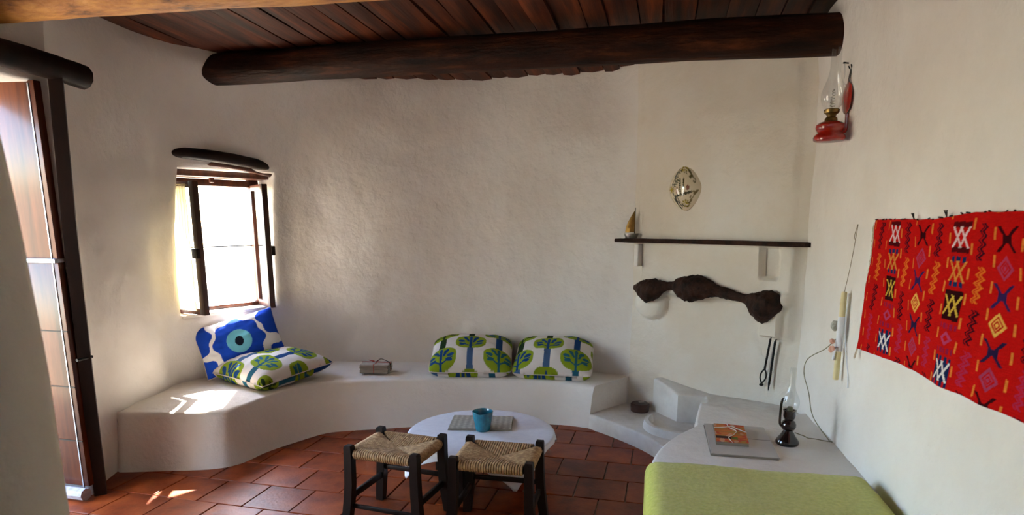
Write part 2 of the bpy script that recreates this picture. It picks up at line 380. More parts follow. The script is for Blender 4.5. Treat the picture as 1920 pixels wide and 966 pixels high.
# ---- ceiling with planks
ce = MB()
ce.v = [(p.x * 1.06, p.y * 1.04, ceil_z(p.x, p.y) + .06) for p in OUT] + [(p.x * 1.06, p.y * 1.04, 2.98) for p in OUT]; ce.f = fl.f
ceiling = tag(ce.build('ceiling', PLANK, smooth=0), kind='structure')
def hits(u):
    vs_ = []
    k = len(OUTT)
    for i in range(k):
        a, b = OUTT[i - 1], OUTT[i]; ua, ub = a.dot(EX), b.dot(EX)
        if (ua - u) * (ub - u) < 0: f = (u - ua) / (ub - ua); vs_.append(a.dot(EY) + f * (b.dot(EY) - a.dot(EY)))
    return (min(vs_), max(vs_)) if len(vs_) >= 2 else None
u = -4.0; pi_ = 0
while u < 2.2:
    wd = rnd.uniform(.115, .175); hh = [h for h in (hits(u + .02), hits(u + wd / 2), hits(u + wd - .02)) if h]
    if hh:
        v0 = max(.6, min(h[0] for h in hh)); v1 = max(h[1] for h in hh) + .06
        if v1 > v0 + .1:
            pm = MB(); ns = 26; Lp = v1 - v0; dz = rnd.uniform(-.008, .008)
            for i in range(ns + 1):
                x = -Lp / 2 + Lp * i / ns
                e0 = -wd / 2 + .004 + .009 * nz((x, pi_ * 3.1, 0), 2.2); e1 = wd / 2 - .004 + .009 * nz((x, pi_ * 3.1, 9), 2.2)
                zz = dz + .008 * nz((x, pi_ * 1.7, 4), 1.5)
                pm.v += [(x, e0, .03 + zz), (x, e0, zz + .004), (x, (e0 + e1) / 2, zz - .004), (x, e1, zz + .003), (x, e1, .03 + zz)]
            for i in range(ns):
                for k in range(5): pm.f.append((i * 5 + k, i * 5 + (k + 1) % 5, (i + 1) * 5 + (k + 1) % 5, (i + 1) * 5 + k))
            pm.f += [tuple(range(5)), tuple(ns * 5 + k for k in range(5))]
            c = EX * (u + wd / 2) + EY * ((v0 + v1) / 2)
            pm.build('plank', PLANK, ceiling, (c.x, c.y, ceil_z(c.x, c.y) + .012), (rnd.uniform(-.03, .03), math.atan(.045), th + math.pi / 2), smooth=35)
            pi_ += 1
    u += wd
# ---- ceiling beams (round logs)
def log(name, a, b, r, material, seed, knob=.0):
    a, b = Vector(a), Vector(b); L = (b - a).length; m = MB(); S, n = 70, 28
    for i in range(S + 1):
        x = -L / 2 + L * i / S; cy = .012 * nz((x, seed, 0), .9); cz = .012 * nz((x, seed, 7), .9)
        for k in range(n):
            an = 2 * math.pi * k / n
            rr = r * (1 + .07 * nz((x * 1.2, math.cos(an) + seed, math.sin(an)), 1.3) + .035 * nz((x * 3, math.cos(an) * 3 + seed, math.sin(an) * 3), 1.5))
            m.v.append((x, cy + rr * math.cos(an), cz + rr * math.sin(an)))
    for i in range(S):
        for k in range(n): m.f.append((i * n + k, i * n + (k + 1) % n, (i + 1) * n + (k + 1) % n, (i + 1) * n + k))
    m.f += [tuple(range(n))[::-1], tuple(S * n + k for k in range(n))]
    d = b - a
    return m.build(name, material, None, (a + b) / 2, (0, -math.atan2(d.z, math.hypot(d.x, d.y)), math.atan2(d.y, d.x)))
tag(log('ceiling_beam', (-2.03, 4.483, 2.495), (1.85, 3.34, 2.422), .100, LOGD, 3), 'dark round log beam spanning the room below the ceiling planks', 'beam', 'log ceiling beams')
tag(log('ceiling_beam', (-2.62, 3.065, 2.475), (1.66, 2.24, 2.435), .108, LOGL, 11), 'ochre door-lit log beam at the top left edge of the picture', 'beam', 'log ceiling beams')

# ------------------------------------------------------------------ window_1
TW = Vector((.643, .766)); NW = Vector((.766, -.643))                     # along the window wall, into the room
WA = Vector((-2.365, 4.42)); WB = Vector((-1.885, 4.995))
win = tag(empty('window_1', (WA.x, WA.y, .8), math.atan2(TW.y, TW.x)), kind='structure')
WW = (WB - WA).length; WH = 1.06     # local x along the wall, local y outwards, z up
D = .20
f = MB()
win_parts = [((.03, D, WH / 2), (.06, .06, WH)), ((WW - .04, D, WH / 2), (.075, .06, WH)), ((WW / 2, D, WH - .085), (WW, .06, .05)), ((WW / 2, D, .03), (WW, .06, .045))]
fr = MB()
for c, d in win_parts: fr.box(c, d, ch=.006)
fr.build('frame', WINW, win)
MB().box((WW / 2, D + .01, WH * .47), (WW - .06, .012, .009)).build('iron_bar', IRON, win)
MB().box((WW / 2, .17, .012), (WW - .02, .33, .02), ch=.005).build('window_sill', PLASTER, win)
MB().box((WW / 2, .16, WH - .03), (WW + .02, .30, .05), ch=.008).build('lintel_board', WINW, win)
# curved log lintel
pts = catmull([(-.06, -.045, WH + .085), (.1, -.08, WH + .09), (.35, -.105, WH + .075), (.6, -.09, WH + .05), (.79, -.045, WH + .025)], 8)
lt = MB().tube(pts, [.020 + .022 * math.sin(math.pi * min(1, max(.0, i / (len(pts) - 1)))) ** .5 + .003 * nz(p, 9) for i, p in enumerate(pts)], 14)
lt.build('lintel_log', DARKW, win)
MB().tube(catmull([(-.01, -.01, WH + .028), (.2, -.05, WH + .035), (.45, -.07, WH + .022), (.74, -.03, WH - .012)], 6), .024, 10).build('lintel_log', WINW, win)
def casement(hx, ang, sgn, curtain):
    ca = empty('casement', (hx, D - .02, .03), R(ang)); ca.parent = win
    Lc = .335; Hc = .935
    MB().box((sgn * .02, 0, Hc / 2), (.04, .034, Hc), ch=.004).build('stile', WINW, ca)
    MB().box((sgn * (Lc - .026), 0, Hc / 2), (.052, .042, Hc), ch=.004).build('stile', WINDK, ca)
    MB().box((sgn * Lc / 2, 0, .022), (Lc, .034, .044), ch=.004).build('rail', WINW, ca)
    MB().box((sgn * Lc / 2, 0, Hc - .022), (Lc, .034, .044), ch=.004).build('rail', WINW, ca)
    MB().box((sgn * Lc / 2, 0, Hc / 2), (Lc - .06, .004, Hc - .06)).build('pane', PANE, ca)
    MB().box((sgn * (Lc - .02), -.03 * 1, Hc * .47), (.062, .03, .07), ch=.004).build('latch', DARKW, ca)
    if curtain:
        m = MB(); nx, nz_ = 60, 14
        for j in range(nz_ + 1):
            for i in range(nx + 1):
                x = .025 + (Lc - .085) * i / nx; z = .03 + (Hc - .05) * j / nz_
                m.v.append((sgn * x, -.034 + .010 * math.sin(i * .82 + .3 * math.sin(j)) * (1 - .3 * j / nz_) + .004 * nz((x * 9, z * 2, 1), 1), z))
        for j in range(nz_):
            for i in range(nx): a = j * (nx + 1) + i; m.f.append((a, a + 1, a + nx + 2, a + nx + 1))
        m.build('curtain', CURT, ca)
        MB().tube([(sgn * .015, -.036, Hc - .03), (sgn * (Lc - .04), -.036, Hc - .03)], .004, 6).build('curtain_rod', BRASSD, ca)
    return ca
casement(.058, -80, 1, True)
casement(WW - .058, 78, -1, False)
MB().box((.36, .13, WH - .065), (.03, .03, .045), ch=.004).build('catch', WINW, win)

# ------------------------------------------------------------------ door_1
DW = Vector((.2425, .970)); DN = Vector((.970, -.2425))
dpos = Vector((-2.31, 3.27)) - DW * .03
door = tag(empty('door_1', (dpos.x, dpos.y, 0), math.atan2(DW.y, DW.x)), kind='structure')     # local x: deeper along the wall, local y: outwards
MB().tube([(.024, -.015, 0), (.024, -.025, .7), (.024, -.045, 1.5), (.024, -.08, 2.2)], .042, 4).build('post', DARKW, door)
lp = [(-1.1, -.06, 2.235), (-.6, -.075, 2.245), (-.1, -.085, 2.235), (.19, -.07, 2.22)]
MB().tube(catmull(lp, 6), [.062 + .006 * nz((i, 0, 0), .7) for i in range(19)], 10).build('lintel', DARKW, door)
LFX = -.026
MB().box((LFX, .375, .68), (.04, .79, 1.22), ch=.004).build('lower_leaf', DOORW, door)
MB().box((LFX, .375, 1.735), (.04, .79, .86), ch=.004).build('upper_leaf', DOORW, door)
for z in (.33, .63, .93):
    MB().box((LFX - .021, .375, z), (.004, .79, .006)).build('board_joint', DARKW, door)
MB().box((LFX - .012, .375, 1.295), (.05, .79, .022), ch=.003).build('metal_strip', STEEL, door)
MB().box((LFX - .022, .012, 1.1), (.006, .007, 2.1), ch=.001).build('edge_strip', STEEL, door)
MB().tube([(LFX - .05, -.03, .04), (LFX - .05, .74, .04)], .034, 8).build('weather_board', WEATH, door)
MB().tube([(-.05, -.06, .78), (.045, -.055, .78)], .008, 8).build('latch_bolt', IRON, door)

# ------------------------------------------------------------------ masonry benches
def loft(rings, name, m_, capt=True, smooth=50):
    m = MB(); n = len(rings[0])
    for r in rings: m.v += [tuple(p) for p in r]
    for j in range(len(rings) - 1):
        for k in range(n): m.f.append((j * n + k, j * n + (k + 1) % n, (j + 1) * n + (k + 1) % n, (j + 1) * n + k))
    m.f.append(tuple(range(n))[::-1])
    if capt: m.f.append(tuple((len(rings) - 1) * n + k for k in range(n)))
    return m.build(name, m_, smooth=smooth)
fb = catmull([(-2.37, 3.555), (-2.1, 3.575), (-1.83, 3.605), (-1.70, 3.69), (-1.61, 3.89), (-1.47, 4.093), (-1.301, 4.268), (-1.01, 4.338), (-.71, 4.40), (-.2, 4.45), (.304, 4.45), (.56, 4.365)], 8)
ft = catmull([(-2.39, 3.635), (-2.1, 3.62), (-1.80, 3.66), (-1.715, 3.79), (-1.635, 4.02), (-1.51, 4.27), (-1.32, 4.42), (-1.01, 4.475), (-.71, 4.505), (-.2, 4.54), (.304, 4.475), (.585, 4.34)], 8)
nb = len(fb)
m = MB(); rows = 7
def bench_front(i, t):
    a = Vector((fb[i].x, fb[i].y)); b = Vector((ft[i].x, ft[i].y)); p = a.lerp(b, min(1, t)); return p
def zt(i): return .355 - .03 * i / (nb - 1)
back = []
for i in range(nb):
    f = i / (nb - 1); q = cvB.find(-2.39, 3.62) + (cvB.len + .03 - cvB.find(-2.39, 3.62)) * (f ** 1.0)
    back.append(cvB.p(min(q, cvB.len), .3) - cvB.n(q) * .06)
strips = []
for i in range(nb):
    s_ = []
    for t in (0, .25, .5, .75): p = bench_front(i, t); d = .008 * nz((p.x, p.y, t), 3); s_.append((p.x, p.y + d, t * zt(i)))
    p = bench_front(i, 1); q = back[i]; d = (q - p).normalized()
    for ang in (0, 25, 50, 75, 90):
        rr = .035; o_ = p + d * rr * (1 - math.cos(R(ang))); s_.append((o_.x, o_.y, zt(i) - rr + rr * math.sin(R(ang))))
    for t in (.15, .3, .45, .6, .75, .9, 1): o_ = p.lerp(q, .07 + .93 * t); s_.append((o_.x, o_.y, zt(i) + .006 * nz((o_.x, o_.y, 0), 4) - .004 + .02 * max(0, t - .85)))
    s_.append((q.x, q.y, 0)); strips.append(s_)
K = len(strips[0])
for s_ in strips: m.v += s_
for i in range(nb - 1):
    for k in range(K): m.f.append((i * K + k, i * K + (k + 1) % K, (i + 1) * K + (k + 1) % K, (i + 1) * K + k))
m.f += [tuple(range(K)), tuple((nb - 1) * K + k for k in range(K))[::-1]]
tag(m.build('masonry_bench', PLASTER, smooth=50), 'long curved whitewashed masonry bench along the back wall and window corner', 'bench')
def slab(name, poly, z0, z1, mat_, rr=.025, zs=None, res=10):
    """rounded-edge plaster block over a plan polygon"""
    P = [Vector(p) for p in poly]; n = len(P); c = sum(P, Vector((0, 0))) / n
    def inset(d):
        out = []
        for i in range(n):
            a, b, e = P[i - 1], P[i], P[(i + 1) % n]; d1 = (b - a).normalized(); d2 = (e - b).normalized()
            n1 = Vector((-d1.y, d1.x)); n2 = Vector((-d2.y, d2.x)); k = (n1 + n2); k = k / max(.3, k.dot(n1) if k.length else 1); out.append(b + k * d)
        return out
    rings = []
    for z in [z0 + (z1 - rr - z0) * t for t in (0, .5, 1)]: rings.append([(p.x, p.y, z) for p in P])
    for a in (30, 60, 90):
        q = inset(rr * (1 - math.cos(R(a)))); rings.append([(p.x, p.y, z1 - rr + rr * math.sin(R(a))) for p in q])
    if zs:
        rings = [[(x, y, z0 + (z - z0) * (zs(x, y) - z0) / (z1 - z0)) for x, y, z in r] for r in rings]
    return loft(rings, name, mat_)
def dens(poly, st=.04):
    out = []; n = len(poly)
    for i in range(n):
        a, b = Vector(poly[i]), Vector(poly[(i + 1) % n]); k = max(1, int((b - a).length / st)); out += [a.lerp(b, j / k) for j in range(k)]
    return out
# hearth platform (counter-clockwise outlines)
hf = catmull([(.53, 4.40), (.696, 4.19), (.826, 3.99), (.905, 3.825), (.98, 3.60), (1.05, 3.35)], 5)
hp = [(p.x, p.y) for p in hf] + [(1.75, 3.75), (.95, 4.66), (.62, 4.80)]
tag(slab('hearth_platform', hp, 0, .11, HEARTH, .015), 'low sooty plaster hearth floor between the long bench and the lamp ledge', 'hearth')
# half ring kerb around the fire spot
m = MB(); ctr = Vector((1.16, 4.05)); K = 30; rings = []
for i in range(K + 1):
    a = R(140 + 150 * i / K); d = Vector((math.cos(a), math.sin(a)))
    ri, ro = .215, .268
    q = [ctr + d * ro, ctr + d * (ro - .012), ctr + d * (ri + .015), ctr + d * ri]
    for p_, z in zip(q, (.105, .158, .162, .105)): m.v.append((p_.x, p_.y, z))
for i in range(K):
    for k in range(4): m.f.append((i * 4 + k, i * 4 + (k + 1) % 4, (i + 1) * 4 + (k + 1) % 4, (i + 1) * 4 + k))
m.f += [(0, 1, 2, 3), tuple(K * 4 + k for k in range(4))[::-1]]
tag(m.build('hearth_kerb', HEARTH, smooth=60), 'raised curved plaster kerb on the hearth floor in front of the corner block', 'kerb')
blk = dens([(1.045, 4.46), (1.155, 4.19), (1.33, 4.15), (1.22, 3.79), (1.56, 3.50), (1.78, 3.62), (1.80, 3.80), (1.10, 4.50)])
tag(slab('hearth_block', [(p.x, p.y) for p in blk], .10, .36, HEARTH, .02, zs=lambda x, y: .36 - .05 * max(0, min(1, (4.46 - y) / .28)) if x < 1.4 else .335),
    'wedge shaped plaster block and shelf at the foot of the fireplace wall', 'ledge')
lg = [(.60, 2.52), (.681, 2.84)]
lg = [(p.x, p.y) for p in catmull([(.55, 2.40), (.62, 2.68), (.72, 2.93), (.853, 3.137), (1.012, 3.311), (1.03, 3.37)], 5)]
lgp = [(1.66, 2.40), (1.75, 3.0), (1.80, 3.55), (1.57, 3.53), (1.37, 3.665), (1.183, 3.777), (1.10, 3.56)] + lg[::-1]
tag(slab('lamp_ledge', [(p.x, p.y) for p in dens(lgp, .06)], 0, .38, PLASTER, .02), 'white plaster ledge carrying the brown lamp and the grey folder', 'ledge')

# ------------------------------------------------------------------ bed
BX = Vector((.970, -.2425)); BYv = Vector((.2425, .970)); 
bed = empty('daybed', (.624, 2.655, 0), R(-11.5)); tag(bed, 'single daybed under a lime green blanket beside the right wall', 'bed')   # local x across, -y towards the viewer
BL = 1.70
MB().box((.44, -BL / 2 - .02, .13), (.84, BL - .02, .26), ch=.01).build('base', PLASTER, bed)
MB().box((.44, -BL / 2, .34), (.86, BL, .17), ch=.05).build('mattress', MATTR, bed)
m = MB(); nu, nv = 70, 90
def blanket(u, v):      # u across -.35..; distance along cloth over the mattress edge
    h = .438; r = .055
    W = .885
    def fold(t, lo, hi):   # map arc-coordinate to position + drop
        if t < lo:
            a = lo - t
            if a < r * 1.57: th_ = a / r; return lo - r * math.sin(th_), r * (1 - math.cos(th_))
            return lo - r, r + (a - r * 1.57)
        if t > hi:
            a = t - hi
            if a < r * 1.57: th_ = a / r; return hi + r * math.sin(th_), r * (1 - math.cos(th_))
            return hi + r, r + (a - r * 1.57)
        return t, 0
    x, d1 = fold(u, .04, W - .05); y, d2 = fold(v, -BL + .04, -.045)
    z = h - max(d1, d2) - .3 * min(d1, d2)
    z += .006 * nz((x * 1, y * 1, 0), 3.0) + .003 * nz((x, y, 3), 11)
    if d1 > .05: x += (.012 * nz((0, y, 1), 4)) * (1 if u > .4 else -1)
    return (x, y, max(z, .10))
for j in range(nv + 1):
    for i in range(nu + 1):
        u = -.33 + (.33 + .885 + .22) * i / nu; v = -BL - .1 + (BL + .1 + .10) * j / nv; m.v.append(blanket(u, v))
for j in range(nv):
    for i in range(nu): a = j * (nu + 1) + i; m.f.append((a, a + 1, a + nu + 2, a + nu + 1))
bl = m.build('blanket', BLANKET, bed, smooth=180)
md = bl.modifiers.new('thick', 'SOLIDIFY'); md.thickness = .008; md.offset = 1

# ------------------------------------------------------------------ stools
def make_stool():
    r = empty('rush_stool')
    W, Dp, H = .40, .335, .42
    def leg(sx, sy):
        m = MB(); prof = [(0, .020, .024), (.06, .0215, .018), (.14, .022, .008), (.22, .0215, .002), (.32, .0205, 0), (.405, .02, 0), (.418, .018, 0), (.42, .014, 0)]
        for z, hw, off in prof:
            cx, cy = sx * (W / 2 - .02 + off), sy * (Dp / 2 - .02 + off * .5)
            for a, b in ((-1, -1), (1, -1), (1, 1), (-1, 1)): m.v.append((cx + a * hw, cy + b * hw, z))
        for i in range(len(prof) - 1):
            for k in range(4): m.f.append((i * 4 + k, i * 4 + (k + 1) % 4, (i + 1) * 4 + (k + 1) % 4, (i + 1) * 4 + k))
        m.f += [(3, 2, 1, 0), tuple((len(prof) - 1) * 4 + k for k in range(4))]
        return m.build('leg', DARKW, r, smooth=25)
    for sx in (-1, 1):
        for sy in (-1, 1): leg(sx, sy)
    hx, hy = W / 2 - .02, Dp / 2 - .02
    for sy, z, h_ in ((-1, .105, .020), (1, .20, .024)): MB().box((0, sy * hy, z), (2 * hx, .018, h_), ch=.004).build('stretcher', DARKW, r)
    for sx in (-1, 1): MB().box((sx * hx, 0, .155), (.018, 2 * hy, .034), ch=.004).build('stretcher', DARKW, r)
    m = MB(); rr = .0068; zt_ = .392
    def strands(along, across, nst, ox):
        # strands perpendicular to a rail of half-length `along` lying at distance `across`
        out = []
        for sgn in (-1, 1):
            for k in range(nst):
                t = -along + .012 + (2 * along - .024) * (k + .5) / nst
                inner = across * (abs(t) / along)               # stop at the diagonal
                sag = lambda a: zt_ - .020 * (1 - a / across) + .003 * nz((t * 20, a * 9, sgn), 1)
                e = across + .012
                path = [(t, sgn * (across - .02), zt_ - .034), (t, sgn * e, zt_ - .030), (t, sgn * (e + .006), zt_ - .014), (t, sgn * e, zt_), (t, sgn * (across - .008), zt_ + .004)]
                if inner < across - .02:
                    for f in (.3, .65, 1): a = (across - .01) + (inner - across + .01) * f; path.append((t, sgn * a, sag(a) + .004 * (1 - f)))
                out.append([(p[0], p[1], p[2]) if not ox else (p[1], p[0], p[2]) for p in path])
        return out
    for p in strands(hx - .016, hy - .004, 25, False) + strands(hy - .016, hx - .004, 20, True): m.tube(p, rr + rnd.uniform(-.0006, .0006), 5)
    m.build('seat', RUSH, r, smooth=60)
    m2 = MB()
    for sy in (-1, 1): m2.box((0, sy * (hy - .002), .375), (2 * hx, .02, .022), ch=.004)
    for sx in (-1, 1): m2.box((sx * (hx - .002), 0, .375), (.02, 2 * hy, .022), ch=.004)
    m2.box((0, 0, .362), (2 * hx - .04, 2 * hy - .04, .006)); m2.build('seat_frame', DARKW, r)
    return r
def dup(o, parent=None):
    c = o.copy(); col.objects.link(c); c.parent = parent
    for ch in list(o.children): dup(ch, c)
    return c
st1 = make_stool(); st2 = dup(st1)
st1.location = (-.578, 2.975, 0); st1.rotation_euler.z = R(-19.5)
st2.location = (-.068, 2.852, 0); st2.rotation_euler.z = R(-12)
tag(st1, 'low dark wooden stool with woven rush seat, left of the pair', 'stool', 'rush seat stools')
tag(st2, 'low dark wooden stool with woven rush seat, right of the pair', 'stool', 'rush seat stools')

# ------------------------------------------------------------------ table, cloth and what stands on it
TC = Vector((-.18, 3.50)); TZ = .275; TR = .42
tb = tag(empty('low_table', (TC.x, TC.y, 0), R(-20)), 'low round dark wooden table under the white cloth', 'table')
MB().lathe([(TR - .012, TZ - .03), (TR, TZ - .024), (TR, TZ - .006), (TR - .004, TZ - .002)], 48).build('table_top', DARKW, tb)
for a in (0, 90):
    m = MB(); n = 16; L_ = .30
    xs = [-L_ + 2 * L_ * i / n for i in range(n + 1)]
    pr = [(x, 0 if abs(x) > .2 else .13 * math.cos(x / .2 * math.pi / 2) ** .6) for x in xs]
    for y in (-.012, .012):
        m.v += [(x, y, z) for x, z in pr] + [(x, y, TZ - .03) for x, z in pr]
    k = n + 1
    for i in range(n):
        for o_ in (0, 2 * k): m.f.append((o_ + i, o_ + i + 1, o_ + k + i + 1, o_ + k + i))
        m.f.append((i, 2 * k + i, 2 * k + i + 1, i + 1)); m.f.append((k + i, k + i + 1, 3 * k + i + 1, 3 * k + i))
    m.f += [(0, k, 3 * k, 2 * k), (n, 2 * k + n, 3 * k + n, k + n)]
    m.build('leg_board', DARKW, tb, (0, 0, 0), (0, 0, R(a)), smooth=30)
m = MB(); NA, NR1, NR2 = 128, 10, 14; half = .455; ph0 = R(-63)
def cloth(ph, t):
    c, s = abs(math.cos(ph - ph0 + R(45))), abs(math.sin(ph - ph0 + R(45)))
    ext = half / max(c, s); ext = min(ext, half * 1.40); hang = max(.015, ext - TR)
    if t <= 1: rr, z = TR * t, TZ + .004 + .0012 * nz((math.cos(ph) * t * 4, math.sin(ph) * t * 4, 0), 2)
    else:
        k = (t - 1) * hang; cr = .012
        if k < cr * 1.57: rr = TR + cr * math.sin(k / cr); z = TZ + .004 - cr * (1 - math.cos(k / cr))
        else:
            dd = k - cr * 1.57; fold_ = .016 * math.sin(ph * 13 + 1.2 * math.sin(ph * 3)) * min(1, dd / .08)
            rr = TR + cr + .10 * dd + fold_; z = TZ + .004 - cr - dd * .985
    return (rr * math.cos(ph), rr * math.sin(ph), max(z, .012))
for j in range(1, NR1 + NR2 + 1):
    t = j / NR1 if j <= NR1 else 1 + (j - NR1) / NR2
    for i in range(NA): m.v.append(cloth(2 * math.pi * i / NA, t))
m.v.append((0, 0, TZ + .004)); cidx = len(m.v) - 1
for j in range(NR1 + NR2 - 1):
    for i in range(NA): m.f.append((j * NA + i, j * NA + (i + 1) % NA, (j + 1) * NA + (i + 1) % NA, (j + 1) * NA + i))
for i in range(NA): m.f.append((cidx, i, (i + 1) % NA))
tc = m.build('tablecloth', LINEN, None, (TC.x, TC.y, 0), smooth=180); md = tc.modifiers.new('thick', 'SOLIDIFY'); md.thickness = .0018; md.offset = 1
tag(tc, 'white linen cloth draped over the low round table', 'tablecloth')
def card(name, sx, sy, h, colf, loc, rotz, n=60, parent=None, sheets=3):
    """a stack of printed sheets: painted top, slightly offset sheets below"""
    r = empty(name, loc, rotz)
    for k in range(sheets):
        hh = h / sheets; j = .004
        if k < sheets - 1: MB().box((rnd.uniform(-j, j), rnd.uniform(-j, j), hh * (k + .5)), (sx, sy, hh * .86), Matrix.Rotation(rnd.uniform(-.02, .02), 4, 'Z')).build('sheet', PAPERE, r, smooth=0)
    m = MB(); cs = []
    ny = max(4, int(n * sy / sx))
    for s_ in (1, 0):
        for j in range(ny + 1):
            for i in range(n + 1):
                x = -sx / 2 + sx * i / n; y = -sy / 2 + sy * j / ny; m.v.append((x, y, h - (0 if s_ else hh * .8) + .0012 * nz((x, y, 0), 12)))
                cs.append(colf(x, y) if s_ else lin((150, 142, 132)))
    o_ = (n + 1) * (ny + 1)
    for j in range(ny):
        for i in range(n): a = j * (n + 1) + i; m.f += [(a, a + 1, a + n + 2, a + n + 1), (o_ + a, o_ + a + n + 1, o_ + a + n + 2, o_ + a + 1)]
    for i in range(n): m.f += [(i, o_ + i, o_ + i + 1, i + 1), (ny * (n + 1) + i, ny * (n + 1) + i + 1, o_ + ny * (n + 1) + i + 1, o_ + ny * (n + 1) + i)]
    for j in range(ny): a = j * (n + 1); m.f += [(a, a + n + 1, o_ + a + n + 1, o_ + a), (a + n, o_ + a + n, o_ + a + 2 * n + 1, a + 2 * n + 1)]
    m.build('cover', PRINT, r, smooth=30, uvcol=cs)
    return r
def news_col(x, y):
    a = .5 + .5 * math.sin(x * 180); b = .5 + .5 * math.sin(y * 420 + math.sin(x * 90) * 1.5); k = .25 + .75 * (a * .45 + b * .55)
    k *= .8 + .3 * nz((x * 60, y * 60, 0), 1)
    g = 128 + 84 * max(0, min(1, k)); return lin((g, g * .95, g * .87))
tag(card('place_mat', .37, .25, .014, news_col, (-.185, 3.63, TZ + .006), R(-3), 110), 'folded patterned grey mat lying behind the teal cup on the round table', 'place mat')
cup = MB(); pr = []
prof = [(.0, 0), (.038, 0), (.044, .006), (.046, .02), (.054, .075), (.0575, .112), (.0585, .118), (.056, .119), (.053, .112), (.049, .07), (.043, .02), (.036, .014), (.0, .013)]
nC = 36
for r_, z in prof:
    for k in range(nC):
        a = 2 * math.pi * k / nC; e = 1 - .06 * max(0, z / .119) ** 2 * math.cos(2 * a); dz = -.007 * math.exp(-((a - R(255)) / .35) ** 2) * (z / .119) ** 3
        cup.v.append((r_ * math.cos(a) / e, r_ * math.sin(a) * e, z + dz))
for i in range(len(prof) - 1):
    for k in range(nC): cup.f.append((i * nC + k, i * nC + (k + 1) % nC, (i + 1) * nC + (k + 1) % nC, (i + 1) * nC + k))
tag(cup.build('teal_cup', TEAL, None, (-.172, 3.515, TZ + .006)), 'teal glazed ceramic cup standing on the white tablecloth', 'cup')

# ------------------------------------------------------------------ cushions
CREAM = lin((222, 214, 206)); LIME = lin((132, 152, 34)); NAVY = lin((28, 66, 116)); DGREEN = lin((34, 54, 26)); TEALB = lin((38, 92, 112)); SLATE = lin((70, 98, 134))
LEAVES = [(0, .034, 90, .020), (-.030, .030, 130, .021), (.030, .030, 50, .021), (-.055, .006, 160, .022), (.055, .006, 20, .022), (-.048, -.022, 185, .020), (.048, -.022, -5, .020), (-.018, .012, 120, .015), (.02, .008, 60, .015)]
def tree_col(x, y, s=1.0, ox=0, oy=0):
    x = x / s + ox; y = y / s + oy; PX, PY = .168, .235
    i0 = math.floor(x / PX + .5)
    for i in (i0, i0 - 1, i0 + 1):
      j0 = y - (PY / 2 if i % 2 else 0)
      for dj in (0, 1):
        j = math.floor(j0 / PY + .5) + dj
        lx = x - i * PX; ly = j0 - j * PY
        if abs(lx) > .095: continue
        h = (i * 7 + j * 13) % 4
        leafc = (NAVY, DGREEN, TEALB, NAVY)[h]; trunk = (SLATE, DGREEN, TEALB, NAVY)[h]
        if (abs(lx) / .09) ** 2.8 + (abs(ly - .03) / .062) ** 2.8 < 1:
            y_ = ly - .03
            if abs(lx) < .007 and y_ < .03: return leafc
            for (a, b, an, L_) in LEAVES:
                c, s_ = math.cos(R(an)), math.sin(R(an)); dx, dy = lx - a, y_ - b
                u = (dx * c + dy * s_) / L_; v = (-dx * s_ + dy * c) / (L_ * .48)
                if u * u + v * v < 1: return leafc
            if abs(abs(lx) * .55 - (y_ + .045)) < .004 and abs(lx) < .07: return leafc
            return LIME
        if abs(lx) < .019 and -.145 < ly < -.02: return trunk
    return CREAM
BLUE = lin((28, 72, 188)); TURQ = lin((112, 190, 214)); INK = lin((18, 26, 40)); WHITE = lin((232, 232, 236))
def flower_col(x, y):
    for cx_, cy_, r0, full in ((0, -.01, .175, 1), (-.335, .10, .16, 0), (-.31, -.2, .14, 0), (.33, .12, .165, 0), (.30, -.22, .14, 0), (.02, .32, .13, 0)):
        dx, dy = x - cx_, y - cy_; d = math.hypot(dx, dy); a = math.atan2(dy, dx)
        if d < r0 * (1 + .07 * math.cos(8 * a + .4)):
            if full:
                if (dx / .030) ** 2 + (dy / .038) ** 2 < 1: return INK
                if d < .088: return TURQ
            return BLUE
    return WHITE
def cushion(name, a, b, h, colf, loc, rot, label, flat=.5, N=150, seed=0, bend=0, round_=.07):
    r = empty(name, loc, rot=rot); m = MB(); cs = []
    for side in (1, -1):
        for j in range(N + 1):
            for i in range(N + 1):
                u = -1 + 2 * i / N; v = -1 + 2 * j / N
                t = max(0, (1 - abs(u) ** 3.0) * (1 - abs(v) ** 3.0)) ** .5
                x = a * u * (1 - .045 * (1 - v * v) - round_ * v ** 6); y = b * v * (1 - .045 * (1 - u * u) - round_ * u ** 6)
                z = side * h * t
                z += side * t * .010 * nz((u * 2 + seed, v * 2, side), 1.5) + .006 * nz((u * 6 + seed, v * 6, side), 1) * min(1, 3 * (1 - max(abs(u), abs(v))) + .1)
                if z < -h * flat: z = -h * flat
                z += bend * (v * v) * .5
                m.v.append((x, y, z)); cs.append(colf(x, y) if side > 0 else colf(x + .05, y - .04))
    o_ = (N + 1) ** 2
    for j in range(N):
        for i in range(N): q = j * (N + 1) + i; m.f += [(q, q + 1, q + N + 2, q + N + 1), (o_ + q, o_ + q + N + 1, o_ + q + N + 2, o_ + q + 1)]
    ring = [i for i in range(N)] + [j * (N + 1) + N for j in range(N)] + [N * (N + 1) + i for i in range(N, 0, -1)] + [j * (N + 1) for j in range(N, 0, -1)]
    for k in range(len(ring)): p, q = ring[k], ring[(k + 1) % len(ring)]; m.f.append((p, q, o_ + q, o_ + p))
    cov = m.build('cover', PAINTED, r, smooth=180, uvcol=cs)
    pip = [m.v[k] for k in ring[::5]]
    MB().tube([Vector(p) for p in pip], .0035, 5, closed=True).build('piping', mat('cushion_piping', (210, 202, 192), .9), cov)
    return tag(r, label, 'cushion', 'cushions on the long bench')
cushion('tree_cushion', .325, .24, .135, lambda x, y: tree_col(x, y, 1.3, .0, .03), (-.315, 4.775, .452), (R(20), 0, R(-1)), 'white cushion with green and blue tree print beside the tied paper bundle', seed=3)
